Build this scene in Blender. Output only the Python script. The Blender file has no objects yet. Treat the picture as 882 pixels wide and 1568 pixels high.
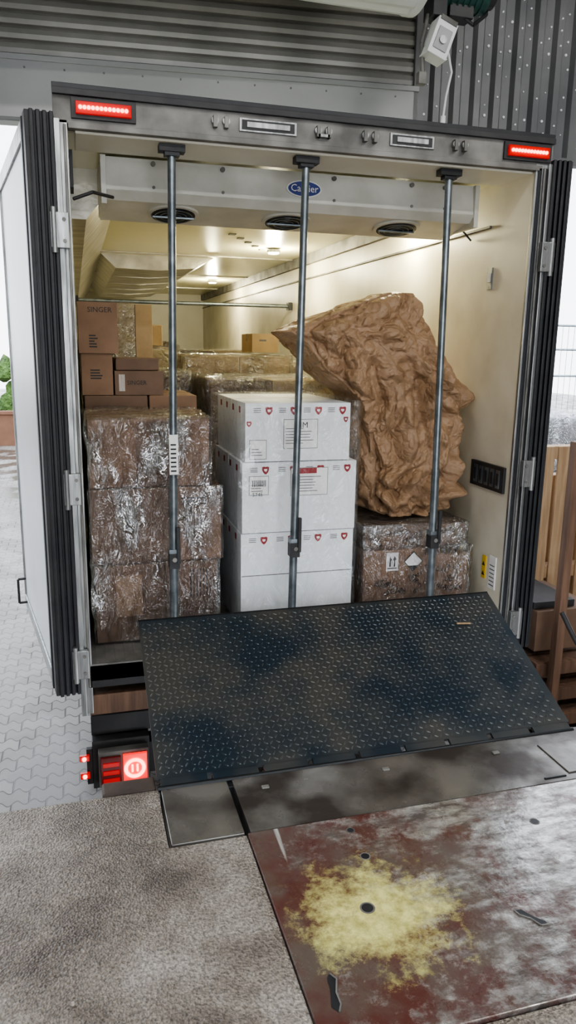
import bpy, bmesh, math, random
from mathutils import Vector, Matrix, noise
random.seed(7)
C = bpy.context.scene.collection

# ------------------------------------------------------------------ materials
def N(nt, t, loc=None, **kw):
    n = nt.nodes.new(t)
    for k, v in kw.items(): setattr(n, k, v)
    return n

def mat(name, c1, c2=None, rough=0.5, metal=0.0, scale=5.0, detail=4, bump=0.0, bscale=None,
        stretch=(1, 1, 1), r2=None, emis=None, estr=0, spec=None, lo=0.35, hi=0.65, bdist=0.01):
    m = bpy.data.materials.new(name); m.use_nodes = True
    nt = m.node_tree; L = nt.links
    b = nt.nodes['Principled BSDF']
    tc = N(nt, 'ShaderNodeTexCoord'); mp = N(nt, 'ShaderNodeMapping')
    mp.inputs['Scale'].default_value = stretch
    L.new(tc.outputs['Object'], mp.inputs[0])
    no = N(nt, 'ShaderNodeTexNoise'); no.inputs['Scale'].default_value = scale
    no.inputs['Detail'].default_value = detail
    L.new(mp.outputs[0], no.inputs['Vector'])
    if c2 is None: c2 = tuple(x * 0.85 for x in c1)
    cr = N(nt, 'ShaderNodeValToRGB')
    cr.color_ramp.elements[0].position = lo; cr.color_ramp.elements[1].position = hi
    cr.color_ramp.elements[0].color = (*c2, 1); cr.color_ramp.elements[1].color = (*c1, 1)
    L.new(no.outputs['Fac'], cr.inputs[0]); L.new(cr.outputs[0], b.inputs['Base Color'])
    b.inputs['Roughness'].default_value = rough; b.inputs['Metallic'].default_value = metal
    if spec is not None: b.inputs['Specular IOR Level'].default_value = spec
    if r2 is not None:
        mr = N(nt, 'ShaderNodeMapRange'); mr.inputs[1].default_value = lo; mr.inputs[2].default_value = hi
        mr.inputs[3].default_value = r2; mr.inputs[4].default_value = rough
        L.new(no.outputs['Fac'], mr.inputs[0]); L.new(mr.outputs[0], b.inputs['Roughness'])
    if bump:
        n2 = N(nt, 'ShaderNodeTexNoise'); n2.inputs['Scale'].default_value = bscale or scale * 4
        n2.inputs['Detail'].default_value = 5
        L.new(mp.outputs[0], n2.inputs['Vector'])
        bp = N(nt, 'ShaderNodeBump'); bp.inputs['Strength'].default_value = bump
        bp.inputs['Distance'].default_value = bdist
        L.new(n2.outputs['Fac'], bp.inputs['Height']); L.new(bp.outputs[0], b.inputs['Normal'])
    if emis:
        b.inputs['Emission Color'].default_value = (*emis, 1); b.inputs['Emission Strength'].default_value = estr
    return m

M = {}
M['card'] = mat('cardboard', (.25, .15, .095), (.20, .12, .074), rough=.7, scale=6, bump=.15, bscale=40)
M['card_d'] = mat('cardboard_dark', (.17, .105, .07), (.135, .083, .055), rough=.7, scale=6, bump=.15, bscale=40)
M['card_l'] = mat('cardboard_light', (.46, .33, .18), (.40, .28, .15), rough=.7, scale=6, bump=.15, bscale=40)
M['tape'] = mat('packing_tape', (.30, .20, .13), rough=.25, scale=20)
M['tape_w'] = mat('white_tape', (.78, .78, .76), rough=.3, scale=20)
M['white'] = mat('white_carton', (.82, .85, .88), (.76, .79, .82), rough=.5, scale=3, bump=.08, bscale=25)
M['paper'] = mat('label_paper', (.90, .90, .89), rough=.5, scale=8)
M['ink'] = mat('black_ink', (.02, .02, .022), rough=.6)
M['inkg'] = mat('grey_ink', (.16, .16, .17), rough=.6)
M['inkr'] = mat('red_ink', (.30, .02, .028), rough=.6)
M['inkb'] = mat('blue_ink', (.02, .045, .25), rough=.35)
M['alu'] = mat('brushed_aluminium', (.46, .47, .47), (.26, .27, .27), rough=.36, metal=.9, scale=8, stretch=(6, 6, .6), r2=.5)
M['alud'] = mat('dirty_aluminium', (.26, .255, .24), (.13, .127, .12), rough=.5, metal=.45, scale=5, detail=8, r2=.65)
M['galv'] = mat('galvanised_tube', (.30, .34, .37), (.17, .20, .22), rough=.35, metal=.85, scale=14)
M['rubber'] = mat('black_rubber', (.012, .013, .017), (.02, .022, .026), rough=.45, scale=10)
M['blackm'] = mat('black_painted_metal', (.02, .021, .024), (.035, .035, .036), rough=.5, scale=10)
M['grp'] = mat('white_grp_panel', (.74, .72, .62), (.66, .63, .52), rough=.38, scale=2, detail=6, bump=.03, bscale=12)
M['grpr'] = mat('scuffed_wall_panel', (.74, .70, .59), (.60, .55, .44), rough=.42, scale=2.5, detail=9, bump=.03, bscale=12, lo=.3, hi=.6)
M['ceil'] = mat('truck_ceiling_panel', (.80, .77, .56), (.70, .67, .44), rough=.3, scale=1.5, stretch=(1, .3, 1))
M['door'] = mat('door_skin_white', (.74, .76, .78), (.66, .68, .71), rough=.35, scale=1.5)
M['evap'] = mat('evaporator_white', (.68, .68, .63), (.52, .52, .47), rough=.4, scale=4, detail=8)
M['redl'] = mat('red_lens', (.35, .01, .01), rough=.15, emis=(1, .015, .01), estr=.35)
M['redh'] = mat('red_led', (.8, .05, .04), rough=.2, emis=(1, .09, .06), estr=14)
M['redm'] = mat('red_lens_lit', (.6, .02, .02), rough=.2, emis=(1, .02, .015), estr=1.4)
M['redd'] = mat('red_lens_dark', (.20, .015, .015), rough=.15)
M['wood'] = mat('pine_wood', (.50, .35, .21), (.36, .23, .13), rough=.65, scale=3, stretch=(12, 12, 1), bump=.2)
M['woodr'] = mat('brown_timber', (.20, .115, .075), (.12, .07, .047), rough=.6, scale=3, stretch=(10, 10, 1), bump=.2)
M['dullb'] = mat('worn_bumper_rubber', (.085, .06, .048), (.05, .038, .032), rough=.7, scale=8, bump=.3)
M['slat'] = mat('shutter_steel', (.42, .41, .385), (.27, .265, .245), rough=.45, metal=.25, scale=2, detail=7)
M['fascia'] = mat('fascia_panel', (.42, .43, .43), (.33, .34, .34), rough=.5, metal=.15, scale=1.2, detail=5)
M['clad'] = mat('cladding_steel', (.20, .205, .205), (.13, .135, .14), rough=.5, metal=.3, scale=2)
M['light_speck'] = mat('light_speck', (.95, .96, .96), rough=.4)  # near-white colour for painted-in specks of light on the cladding
M['whitem'] = mat('white_powder_coat', (.80, .82, .82), (.7, .72, .72), rough=.4, scale=3)
M['green'] = mat('motor_green', (.03, .10, .085), (.02, .06, .05), rough=.4)
M['wallp'] = mat('painted_block_wall', (.30, .30, .29), (.24, .24, .23), rough=.8, scale=2)
M['leaf'] = mat('foliage', (.14, .26, .06), (.05, .11, .02), rough=.7, scale=6, bump=1, bscale=12, bdist=.2)
M['brick'] = mat('garden_wall_brown', (.20, .10, .06), rough=.8)
M['bluep'] = mat('blue_plastic', (.03, .09, .25), rough=.4)
M['yel'] = mat('yellow_sticker', (.75, .50, .03), rough=.5)
M['tyre'] = mat('tyre', (.02, .02, .02), rough=.8)
M['stone'] = mat('pebble', (.5, .47, .42), (.25, .22, .19), rough=.7, scale=30)
M['whitew'] = mat('white_wrapped_goods', (.72, .74, .76), (.5, .52, .55), rough=.3, scale=9, bump=.5, bscale=14)
M['tube'] = mat('added_lamp_diffuser', (.9, .9, .9), emis=(1, .98, .92), estr=25)  # glowing tubes of the added, unseen dock lights
M['led_w'] = mat('truck_led', (.9, .9, .85), emis=(1, .96, .82), estr=30)
M['lipsteel'] = mat('tread_plate_blue_black', (.022, .036, .050), (.062, .062, .058), rough=.32, metal=.35, scale=3.2, detail=14, r2=.5, lo=.38, hi=.62)
M['tread'] = mat('tread_worn_tops', (.065, .088, .108), (.14, .138, .128), rough=.26, metal=.6, scale=3.2, detail=14, r2=.42, lo=.38, hi=.62)
M['edge'] = mat('dark_steel_edge', (.035, .038, .042), rough=.4, metal=.7)
M['strap'] = mat('foil_duct', (.56, .54, .46), (.30, .28, .24), rough=.3, metal=.5, scale=4, stretch=(1, 3, 1), bump=.3)

def film_mat(name, stretch, base=.05, milk=.03, seed=0.0, sc=9, rough=.10, fr=.45, dist=.05, amp=.25):
    m = bpy.data.materials.new(name); m.use_nodes = True
    nt = m.node_tree; L = nt.links; nt.nodes.clear()
    out = N(nt, 'ShaderNodeOutputMaterial')
    tc = N(nt, 'ShaderNodeTexCoord'); mp = N(nt, 'ShaderNodeMapping')
    mp.inputs['Scale'].default_value = stretch; mp.inputs['Location'].default_value = (seed, seed, seed)
    mp.inputs['Rotation'].default_value = (0, .10, 0)
    L.new(tc.outputs['Object'], mp.inputs[0])
    n1 = N(nt, 'ShaderNodeTexNoise'); n1.inputs['Scale'].default_value = sc; n1.inputs['Detail'].default_value = 4
    n1.inputs['Distortion'].default_value = .8
    L.new(mp.outputs[0], n1.inputs['Vector'])
    ab = N(nt, 'ShaderNodeMath', operation='SUBTRACT'); ab.inputs[1].default_value = .5; L.new(n1.outputs['Fac'], ab.inputs[0])
    ab2 = N(nt, 'ShaderNodeMath', operation='ABSOLUTE'); L.new(ab.outputs[0], ab2.inputs[0])
    bp = N(nt, 'ShaderNodeBump'); bp.inputs['Strength'].default_value = 1; bp.inputs['Distance'].default_value = dist
    L.new(ab2.outputs[0], bp.inputs['Height'])
    tr = N(nt, 'ShaderNodeBsdfTransparent'); gl = N(nt, 'ShaderNodeBsdfGlossy'); gl.inputs['Roughness'].default_value = rough
    gl.inputs['Color'].default_value = (.95, .97, 1, 1)
    L.new(bp.outputs[0], gl.inputs['Normal'])
    di = N(nt, 'ShaderNodeBsdfDiffuse'); di.inputs['Color'].default_value = (.7, .71, .72, 1)
    r = N(nt, 'ShaderNodeMapRange'); r.inputs[1].default_value = .0; r.inputs[2].default_value = .03
    r.inputs[3].default_value = milk * 5; r.inputs[4].default_value = milk * .6
    L.new(ab2.outputs[0], r.inputs[0])
    m1 = N(nt, 'ShaderNodeMixShader'); L.new(r.outputs[0], m1.inputs[0]); L.new(tr.outputs[0], m1.inputs[1]); L.new(di.outputs[0], m1.inputs[2])
    n2 = N(nt, 'ShaderNodeTexNoise'); n2.inputs['Scale'].default_value = 3.2; n2.inputs['Detail'].default_value = 6; n2.inputs['Roughness'].default_value = .65
    L.new(mp.outputs[0], n2.inputs['Vector'])
    r2 = N(nt, 'ShaderNodeMapRange'); r2.inputs[1].default_value = .5; r2.inputs[2].default_value = .64
    r2.inputs[3].default_value = base; r2.inputs[4].default_value = base + amp
    L.new(n2.outputs['Fac'], r2.inputs[0])
    lw = N(nt, 'ShaderNodeLayerWeight'); lw.inputs['Blend'].default_value = .25
    L.new(bp.outputs[0], lw.inputs['Normal'])
    ma = N(nt, 'ShaderNodeMath', operation='MULTIPLY_ADD'); ma.inputs[1].default_value = fr
    ma.use_clamp = True
    L.new(lw.outputs['Fresnel'], ma.inputs[0]); L.new(r2.outputs[0], ma.inputs[2])
    m2 = N(nt, 'ShaderNodeMixShader'); L.new(ma.outputs[0], m2.inputs[0]); L.new(m1.outputs[0], m2.inputs[1]); L.new(gl.outputs[0], m2.inputs[2])
    L.new(m2.outputs[0], out.inputs[0])
    return m
M['film'] = film_mat('stretch_film', (2.0, 2.0, .9), .10, .02, 0, 8, .09, .6, .08, .50)
M['film_c'] = film_mat('stretch_film_crinkled', (1.5, 1.5, 1.5), .18, .05, 3.1, 11, .10, .6, .09, .45)
M['film_w'] = film_mat('stretch_film_light', (1.6, 1.6, .9), .03, .012, 5.0, 6, .2, .3, .05, .08)

def paper_mat():
    m = mat('kraft_paper', (.35, .225, .135), (.29, .18, .103), rough=.5, scale=3, bump=.0)
    nt = m.node_tree; L = nt.links; b = nt.nodes['Principled BSDF']
    tc = N(nt, 'ShaderNodeTexCoord')
    v = N(nt, 'ShaderNodeTexVoronoi', feature='DISTANCE_TO_EDGE'); v.inputs['Scale'].default_value = 11
    n = N(nt, 'ShaderNodeTexNoise'); n.inputs['Scale'].default_value = 4; n.inputs['Detail'].default_value = 4
    mx = N(nt, 'ShaderNodeMix', data_type='RGBA'); mx.inputs[0].default_value = .22
    L.new(tc.outputs['Object'], mx.inputs[6]); L.new(tc.outputs['Object'], n.inputs['Vector']); L.new(n.outputs['Color'], mx.inputs[7])
    L.new(mx.outputs[2], v.inputs['Vector'])
    v2 = N(nt, 'ShaderNodeTexVoronoi', feature='DISTANCE_TO_EDGE'); v2.inputs['Scale'].default_value = 27; L.new(mx.outputs[2], v2.inputs['Vector'])
    ad = N(nt, 'ShaderNodeMath', operation='MULTIPLY_ADD'); ad.inputs[1].default_value = .4; L.new(v2.outputs['Distance'], ad.inputs[0]); L.new(v.outputs['Distance'], ad.inputs[2])
    bp = N(nt, 'ShaderNodeBump'); bp.inputs['Strength'].default_value = .6; bp.inputs['Distance'].default_value = .05
    L.new(ad.outputs[0], bp.inputs['Height']); L.new(bp.outputs[0], b.inputs['Normal'])
    return m
M['kraft'] = paper_mat()

def concrete_mat():
    m = bpy.data.materials.new('rough_concrete'); m.use_nodes = True
    nt = m.node_tree; L = nt.links; b = nt.nodes['Principled BSDF']
    tc = N(nt, 'ShaderNodeTexCoord')
    a = N(nt, 'ShaderNodeTexNoise'); a.inputs['Scale'].default_value = 1.5; a.inputs['Detail'].default_value = 10; a.inputs['Roughness'].default_value=.66
    c = N(nt, 'ShaderNodeTexNoise'); c.inputs['Scale'].default_value = 95; c.inputs['Detail'].default_value = 3; c.inputs['Roughness'].default_value = .6
    v = N(nt, 'ShaderNodeTexVoronoi'); v.inputs['Scale'].default_value = 130
    for x in (a, c, v): L.new(tc.outputs['Object'], x.inputs['Vector'])
    r = N(nt, 'ShaderNodeValToRGB'); e = r.color_ramp.elements
    e[0].position = .40; e[0].color = (.11, .09, .073, 1); e[1].position = .62; e[1].color = (.38, .355, .32, 1)
    k = e.new(.5); k.color = (.22, .192, .162, 1)
    L.new(a.outputs['Fac'], r.inputs[0])
    r2 = N(nt, 'ShaderNodeValToRGB'); e = r2.color_ramp.elements
    e[0].position = .34; e[0].color = (.38, .37, .36, 1); e[1].position = .66; e[1].color = (1.6, 1.6, 1.6, 1)
    L.new(c.outputs['Fac'], r2.inputs[0])
    mx = N(nt, 'ShaderNodeMix', data_type='RGBA', blend_type='MULTIPLY'); mx.inputs[0].default_value = .75
    L.new(r.outputs[0], mx.inputs[6]); L.new(r2.outputs[0], mx.inputs[7]); L.new(mx.outputs[2], b.inputs['Base Color'])
    b.inputs['Roughness'].default_value = .4
    ad = N(nt, 'ShaderNodeMath', operation='ADD'); L.new(c.outputs['Fac'], ad.inputs[0]); L.new(v.outputs['Distance'], ad.inputs[1])
    bp = N(nt, 'ShaderNodeBump'); bp.inputs['Strength'].default_value = .8; bp.inputs['Distance'].default_value = .008
    L.new(ad.outputs[0], bp.inputs['Height']); L.new(bp.outputs[0], b.inputs['Normal'])
    return m
M['conc'] = concrete_mat()

def paver_mat():
    m = bpy.data.materials.new('block_paving'); m.use_nodes = True
    nt = m.node_tree; L = nt.links; b = nt.nodes['Principled BSDF']
    tc = N(nt, 'ShaderNodeTexCoord')
    w = N(nt, 'ShaderNodeTexWave'); w.inputs['Scale'].default_value = 3.2; w.inputs['Distortion'].default_value = 0
    L.new(tc.outputs['Object'], w.inputs['Vector'])
    ad = N(nt, 'ShaderNodeVectorMath', operation='MULTIPLY_ADD'); ad.inputs[1].default_value = (0, .045, 0)
    L.new(w.outputs['Color'], ad.inputs[0]); L.new(tc.outputs['Object'], ad.inputs[2])
    br = N(nt, 'ShaderNodeTexBrick'); br.inputs['Scale'].default_value = 1
    br.inputs['Brick Width'].default_value = .2; br.inputs['Row Height'].default_value = .13
    br.inputs['Mortar Size'].default_value = .006; br.inputs['Mortar Smooth'].default_value = .3
    br.inputs['Color1'].default_value = (.27, .255, .23, 1); br.inputs['Color2'].default_value = (.19, .178, .16, 1)
    br.inputs['Mortar'].default_value = (.06, .052, .046, 1)
    L.new(ad.outputs[0], br.inputs['Vector'])
    n = N(nt, 'ShaderNodeTexNoise'); n.inputs['Scale'].default_value = 1.8; n.inputs['Detail'].default_value = 8; L.new(tc.outputs['Object'], n.inputs['Vector'])
    r2 = N(nt, 'ShaderNodeValToRGB'); e = r2.color_ramp.elements
    e[0].position = .44; e[0].color = (.38, .34, .30, 1); e[1].position = .58; e[1].color = (1.1, 1.1, 1.1, 1); L.new(n.outputs['Fac'], r2.inputs[0])
    mx = N(nt, 'ShaderNodeMix', data_type='RGBA', blend_type='MULTIPLY'); mx.inputs[0].default_value = 1
    L.new(br.outputs['Color'], mx.inputs[6]); L.new(r2.outputs[0], mx.inputs[7]); L.new(mx.outputs[2], b.inputs['Base Color'])
    rr = N(nt, 'ShaderNodeMapRange'); rr.inputs[1].default_value = .44; rr.inputs[2].default_value = .58; rr.inputs[3].default_value = .2; rr.inputs[4].default_value = .6
    L.new(n.outputs['Fac'], rr.inputs[0]); L.new(rr.outputs[0], b.inputs['Roughness'])
    bp = N(nt, 'ShaderNodeBump'); bp.inputs['Strength'].default_value = .6; bp.inputs['Distance'].default_value = .01; bp.invert = True
    L.new(br.outputs['Fac'], bp.inputs['Height']); L.new(bp.outputs[0], b.inputs['Normal'])
    return m
M['pave'] = paver_mat()

def deck_mat():
    m = bpy.data.materials.new('worn_painted_steel'); m.use_nodes = True
    nt = m.node_tree; L = nt.links; b = nt.nodes['Principled BSDF']
    tc = N(nt, 'ShaderNodeTexCoord')
    def noise_(s, d=8, ro=.6, st=(1, 1, 1)):
        mp = N(nt, 'ShaderNodeMapping'); mp.inputs['Scale'].default_value = st
        L.new(tc.outputs['Object'], mp.inputs[0])
        n = N(nt, 'ShaderNodeTexNoise'); n.inputs['Scale'].default_value = s; n.inputs['Detail'].default_value = d
        n.inputs['Roughness'].default_value = ro; L.new(mp.outputs[0], n.inputs['Vector']); return n
    def ramp(src, p0, p1, c0=(0, 0, 0, 1), c1=(1, 1, 1, 1)):
        r = N(nt, 'ShaderNodeValToRGB'); r.color_ramp.elements[0].position = p0; r.color_ramp.elements[1].position = p1
        r.color_ramp.elements[0].color = c0; r.color_ramp.elements[1].color = c1; L.new(src, r.inputs[0]); return r
    base = ramp(noise_(3.2, 10).outputs['Fac'], .44, .62, (.095, .034, .029, 1), (.11, .088, .075, 1))
    n1 = noise_(2.3, 14, .78)
    sx = N(nt, 'ShaderNodeSeparateXYZ'); L.new(tc.outputs['Object'], sx.inputs[0])
    ma = N(nt, 'ShaderNodeMath', operation='MULTIPLY_ADD'); ma.inputs[1].default_value = .16; ma.inputs[2].default_value = .025
    L.new(sx.outputs['X'], ma.inputs[0])
    ad = N(nt, 'ShaderNodeMath', operation='ADD'); L.new(n1.outputs['Fac'], ad.inputs[0]); L.new(ma.outputs[0], ad.inputs[1])
    worn = ramp(ad.outputs[0], .47, .58)
    mx = N(nt, 'ShaderNodeMix', data_type='RGBA'); L.new(worn.outputs[0], mx.inputs[0]); L.new(base.outputs[0], mx.inputs[6])
    steel = ramp(noise_(8, 9, .74, (1, 2.5, 1)).outputs['Fac'], .42, .62, (.15, .135, .125, 1), (.58, .585, .57, 1))
    L.new(steel.outputs[0], mx.inputs[7])
    vd = N(nt, 'ShaderNodeVectorMath', operation='SUBTRACT'); vd.inputs[1].default_value = (-.41, -1.85, 0)
    L.new(tc.outputs['Object'], vd.inputs[0])
    vs = N(nt, 'ShaderNodeVectorMath', operation='MULTIPLY'); vs.inputs[1].default_value = (3.6, 4.1, 0); L.new(vd.outputs[0], vs.inputs[0])
    ln = N(nt, 'ShaderNodeVectorMath', operation='LENGTH'); L.new(vs.outputs[0], ln.inputs[0])
    n3 = noise_(6, 15, .80)
    m3 = N(nt, 'ShaderNodeMath', operation='MULTIPLY_ADD'); m3.inputs[1].default_value = 3.6; L.new(n3.outputs['Fac'], m3.inputs[0]); L.new(ln.outputs['Value'], m3.inputs[2])
    mr = N(nt, 'ShaderNodeMapRange'); mr.inputs[1].default_value = 2.1; mr.inputs[2].default_value = 2.75; mr.inputs[3].default_value = .96; mr.inputs[4].default_value = 0
    L.new(m3.outputs[0], mr.inputs[0])
    yc = ramp(noise_(22, 8, .7).outputs['Fac'], .35, .6, (.40, .37, .12, 1), (.76, .74, .30, 1))
    my = N(nt, 'ShaderNodeMix', data_type='RGBA'); L.new(mr.outputs[0], my.inputs[0]); L.new(mx.outputs[2], my.inputs[6]); L.new(yc.outputs[0], my.inputs[7])
    sc = ramp(noise_(14, 3, .5, (1, .06, 1)).outputs['Fac'], .68, .71)
    ms = N(nt, 'ShaderNodeMix', data_type='RGBA'); ms.inputs[7].default_value = (.42, .42, .40, 1)
    L.new(sc.outputs[0], ms.inputs[0]); L.new(my.outputs[2], ms.inputs[6])
    L.new(ms.outputs[2], b.inputs['Base Color'])
    mm = N(nt, 'ShaderNodeMath', operation='MULTIPLY'); mm.inputs[1].default_value = .55; L.new(worn.outputs[0], mm.inputs[0])
    mm2 = N(nt, 'ShaderNodeMath', operation='SUBTRACT', use_clamp=True); L.new(mm.outputs[0], mm2.inputs[0]); L.new(mr.outputs[0], mm2.inputs[1])
    L.new(mm2.outputs[0], b.inputs['Metallic'])
    rr = N(nt, 'ShaderNodeMapRange'); rr.inputs[1].default_value = .40; rr.inputs[2].default_value = .62; rr.inputs[3].default_value = .12; rr.inputs[4].default_value = .40
    L.new(noise_(4, 10, .7).outputs['Fac'], rr.inputs[0]); L.new(rr.outputs[0], b.inputs['Roughness'])
    bp = N(nt, 'ShaderNodeBump'); bp.inputs['Strength'].default_value = .4; bp.inputs['Distance'].default_value = .008
    L.new(noise_(12).outputs['Fac'], bp.inputs['Height']); L.new(bp.outputs[0], b.inputs['Normal'])
    return m
M['deck'] = deck_mat()
M['frame_s'] = mat('greasy_steel_frame', (.24, .235, .22), (.06, .05, .044), rough=.2, metal=.5, scale=3, detail=12, r2=.4, bump=.25, bscale=14, bdist=.006, lo=.42, hi=.62)

# ------------------------------------------------------------------ builders
def empty(name):
    o = bpy.data.objects.new(name, None); o.empty_display_size = .1; C.objects.link(o); return o

class MB:
    def __init__(s): s.v = []; s.f = []; s.m = []; s.sm = []; s.mats = []
    def mi(s, k):
        if k not in s.mats: s.mats.append(k)
        return s.mats.index(k)
    def add(s, vs, fs, k, smooth=False):
        o = len(s.v); s.v += [tuple(v) for v in vs]; i = s.mi(k)
        for f in fs: s.f.append([o + a for a in f]); s.m.append(i); s.sm.append(smooth)
    def box(s, x0, x1, y0, y1, z0, z1, k, T=None):
        vs = [Vector(p) for p in ((x0, y0, z0), (x1, y0, z0), (x1, y1, z0), (x0, y1, z0), (x0, y0, z1), (x1, y0, z1), (x1, y1, z1), (x0, y1, z1))]
        if T: vs = [T @ v for v in vs]
        s.add(vs, [(0, 3, 2, 1), (4, 5, 6, 7), (0, 1, 5, 4), (1, 2, 6, 5), (2, 3, 7, 6), (3, 0, 4, 7)], k)
    def cyl(s, p0, p1, r, k, n=16, r1=None, cap=True):
        p0 = Vector(p0); p1 = Vector(p1); d = (p1 - p0).normalized(); r1 = r if r1 is None else r1
        a = d.orthogonal().normalized(); b = d.cross(a)
        vs = []
        for p, rr in ((p0, r), (p1, r1)):
            for i in range(n):
                t = 2 * math.pi * i / n; vs.append(p + a * math.cos(t) * rr + b * math.sin(t) * rr)
        s.add(vs, [(i, (i + 1) % n, n + (i + 1) % n, n + i) for i in range(n)], k, True)
        if cap: s.add(vs, [tuple(range(n - 1, -1, -1)), tuple(range(n, 2 * n))], k)
    def tube(s, pts, r, k, n=8):
        for a, b in zip(pts[:-1], pts[1:]): s.cyl(a, b, r, k, n)
    def prism(s, poly, ax, a0, a1, k, smooth=False):
        def mk(p, a): return {'x': (a, p[0], p[1]), 'y': (p[0], a, p[1]), 'z': (p[0], p[1], a)}[ax]
        n = len(poly); vs = [mk(p, a0) for p in poly] + [mk(p, a1) for p in poly]
        s.add(vs, [(i, (i + 1) % n, n + (i + 1) % n, n + i) for i in range(n)], k, smooth)
        s.add(vs, [tuple(range(n - 1, -1, -1)), tuple(range(n, 2 * n))], k)
    def sheet(s, prof, ax, a0, a1, k):
        def mk(p, a): return {'x': (a, p[0], p[1]), 'z': (p[0], p[1], a)}[ax]
        n = len(prof); vs = [mk(p, a0) for p in prof] + [mk(p, a1) for p in prof]
        s.add(vs, [(i, i + 1, n + i + 1, n + i) for i in range(n - 1)], k)
    def done(s, name, parent=None, bevel=0.0, seg=2, loc=None, rotz=0):
        me = bpy.data.meshes.new(name); me.from_pydata(s.v, [], s.f)
        for k in s.mats: me.materials.append(M[k])
        for p, i, q in zip(me.polygons, s.m, s.sm): p.material_index = i; p.use_smooth = q
        bm = bmesh.new(); bm.from_mesh(me); bmesh.ops.recalc_face_normals(bm, faces=bm.faces); bm.to_mesh(me); bm.free()
        me.update()
        o = bpy.data.objects.new(name, me); C.objects.link(o)
        if parent: o.parent = parent
        if bevel:
            b = o.modifiers.new('bevel', 'BEVEL'); b.width = bevel; b.segments = seg; b.limit_method = 'ANGLE'; b.angle_limit = math.radians(50)
        if loc: o.location = loc
        if rotz: o.rotation_euler.z = rotz
        return o

def text_mesh(s, txt, size, k, T, sx=1.0, align='CENTER'):
    cu = bpy.data.curves.new('t', 'FONT'); cu.body = txt; cu.size = size; cu.align_x = align; cu.align_y = 'CENTER'; cu.resolution_u = 2
    ob = bpy.data.objects.new('t', cu); C.objects.link(ob)
    dg = bpy.context.evaluated_depsgraph_get(); dg.update()
    me = ob.evaluated_get(dg).to_mesh()
    vs = [T @ Vector((v.co.x * sx, v.co.y, 0)) for v in me.vertices]; fs = [tuple(p.vertices) for p in me.polygons]
    s.add(vs, fs, k)
    ob.evaluated_get(dg).to_mesh_clear(); bpy.data.objects.remove(ob); bpy.data.curves.remove(cu)

def FT(x, y, z, roll=0):
    return Matrix.Translation((x, y, z)) @ Matrix.Rotation(math.radians(90), 4, 'X') @ Matrix.Rotation(roll, 4, 'Z')

def film(name, x0, x1, y0, y1, z0, z1, k, parent, amp=.008, cuts=20, seed=0, top=None):
    bm = bmesh.new(); bmesh.ops.create_cube(bm, size=1)
    bmesh.ops.subdivide_edges(bm, edges=bm.edges[:], cuts=cuts, use_grid_fill=True)
    for v in bm.verts:
        p = Vector((x0 + (v.co.x + .5) * (x1 - x0), y0 + (v.co.y + .5) * (y1 - y0), z0 + (v.co.z + .5) * (z1 - z0)))
        q = p * 7 + Vector((seed, seed * 2, 0))
        n = Vector((noise.noise(q), noise.noise(q + Vector((9, 0, 0))), noise.noise(q + Vector((0, 9, 0)))))
        out = Vector((v.co.x, v.co.y, v.co.z))
        m_ = max(abs(out.x), abs(out.y), abs(out.z))
        d = Vector([c if abs(abs(c) - m_) < 1e-4 else 0 for c in out]).normalized()
        v.co = p + d * (abs(n.x) * amp * 1.2 - amp * .3) + n * amp * .4
        if v.co.z < z0 + .002: v.co.z = z0 + .002
    me = bpy.data.meshes.new(name); bm.to_mesh(me); bm.free()
    for p in me.polygons: p.use_smooth = True
    me.materials.append(M[k]); o = bpy.data.objects.new(name, me); C.objects.link(o); o.parent = parent; return o

def carton(s, x0, x1, y0, y1, z0, z1, k='card', tape='tape', front_seam=False):
    s.box(x0, x1, y0, y1, z0, z1, k)
    e = .0015; cy = (y0 + y1) / 2; w = .025
    s.box(x0 - e, x1 + e, cy - w, cy + w, z1 - .06, z1 + e, tape)
    if front_seam:
        cx = (x0 + x1) / 2
        s.box(cx - w, cx + w, y0 - e, y0, z0 + .002, z1, tape)

# ------------------------------------------------------------------ building
o = MB()
o.prism([(-8, -9), (8, -9), (8, -1.05), (1.3, -1.05), (1.3, -2.275), (-.715, -2.275), (-.715, -1.40), (-.985, -1.40), (-.985, -1.05), (-8, -1.05)], 'z', -1.05, -.012, 'conc')
o.done('floor', bevel=.012)
o = MB(); o.box(-30, 30, -1.0, 45, -1.25, -1.05, 'pave'); o.done('yard_paving_ground')
o = MB(); rg = random.Random(3)
for i in range(60):
    x = rg.uniform(-2.2, -.76); y = rg.uniform(-2.6, -1.2); r = rg.uniform(.003, .008)
    if x > -1.0 and y > -1.41: continue
    n = 6; ring = [(x + r * math.cos(2 * math.pi * k / n) * rg.uniform(.7, 1.3), y + r * math.sin(2 * math.pi * k / n) * rg.uniform(.7, 1.3)) for k in range(n)]
    vs = [(a, b, -.013) for a, b in ring] + [(x + (a - x) * .6, y + (b - y) * .6, -.012 + r) for a, b in ring]
    o.add(vs, [(k, (k + 1) % n, n + (k + 1) % n, n + k) for k in range(n)] + [tuple(range(n, 2 * n))], 'stone')
o.done('loose_gravel')

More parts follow.
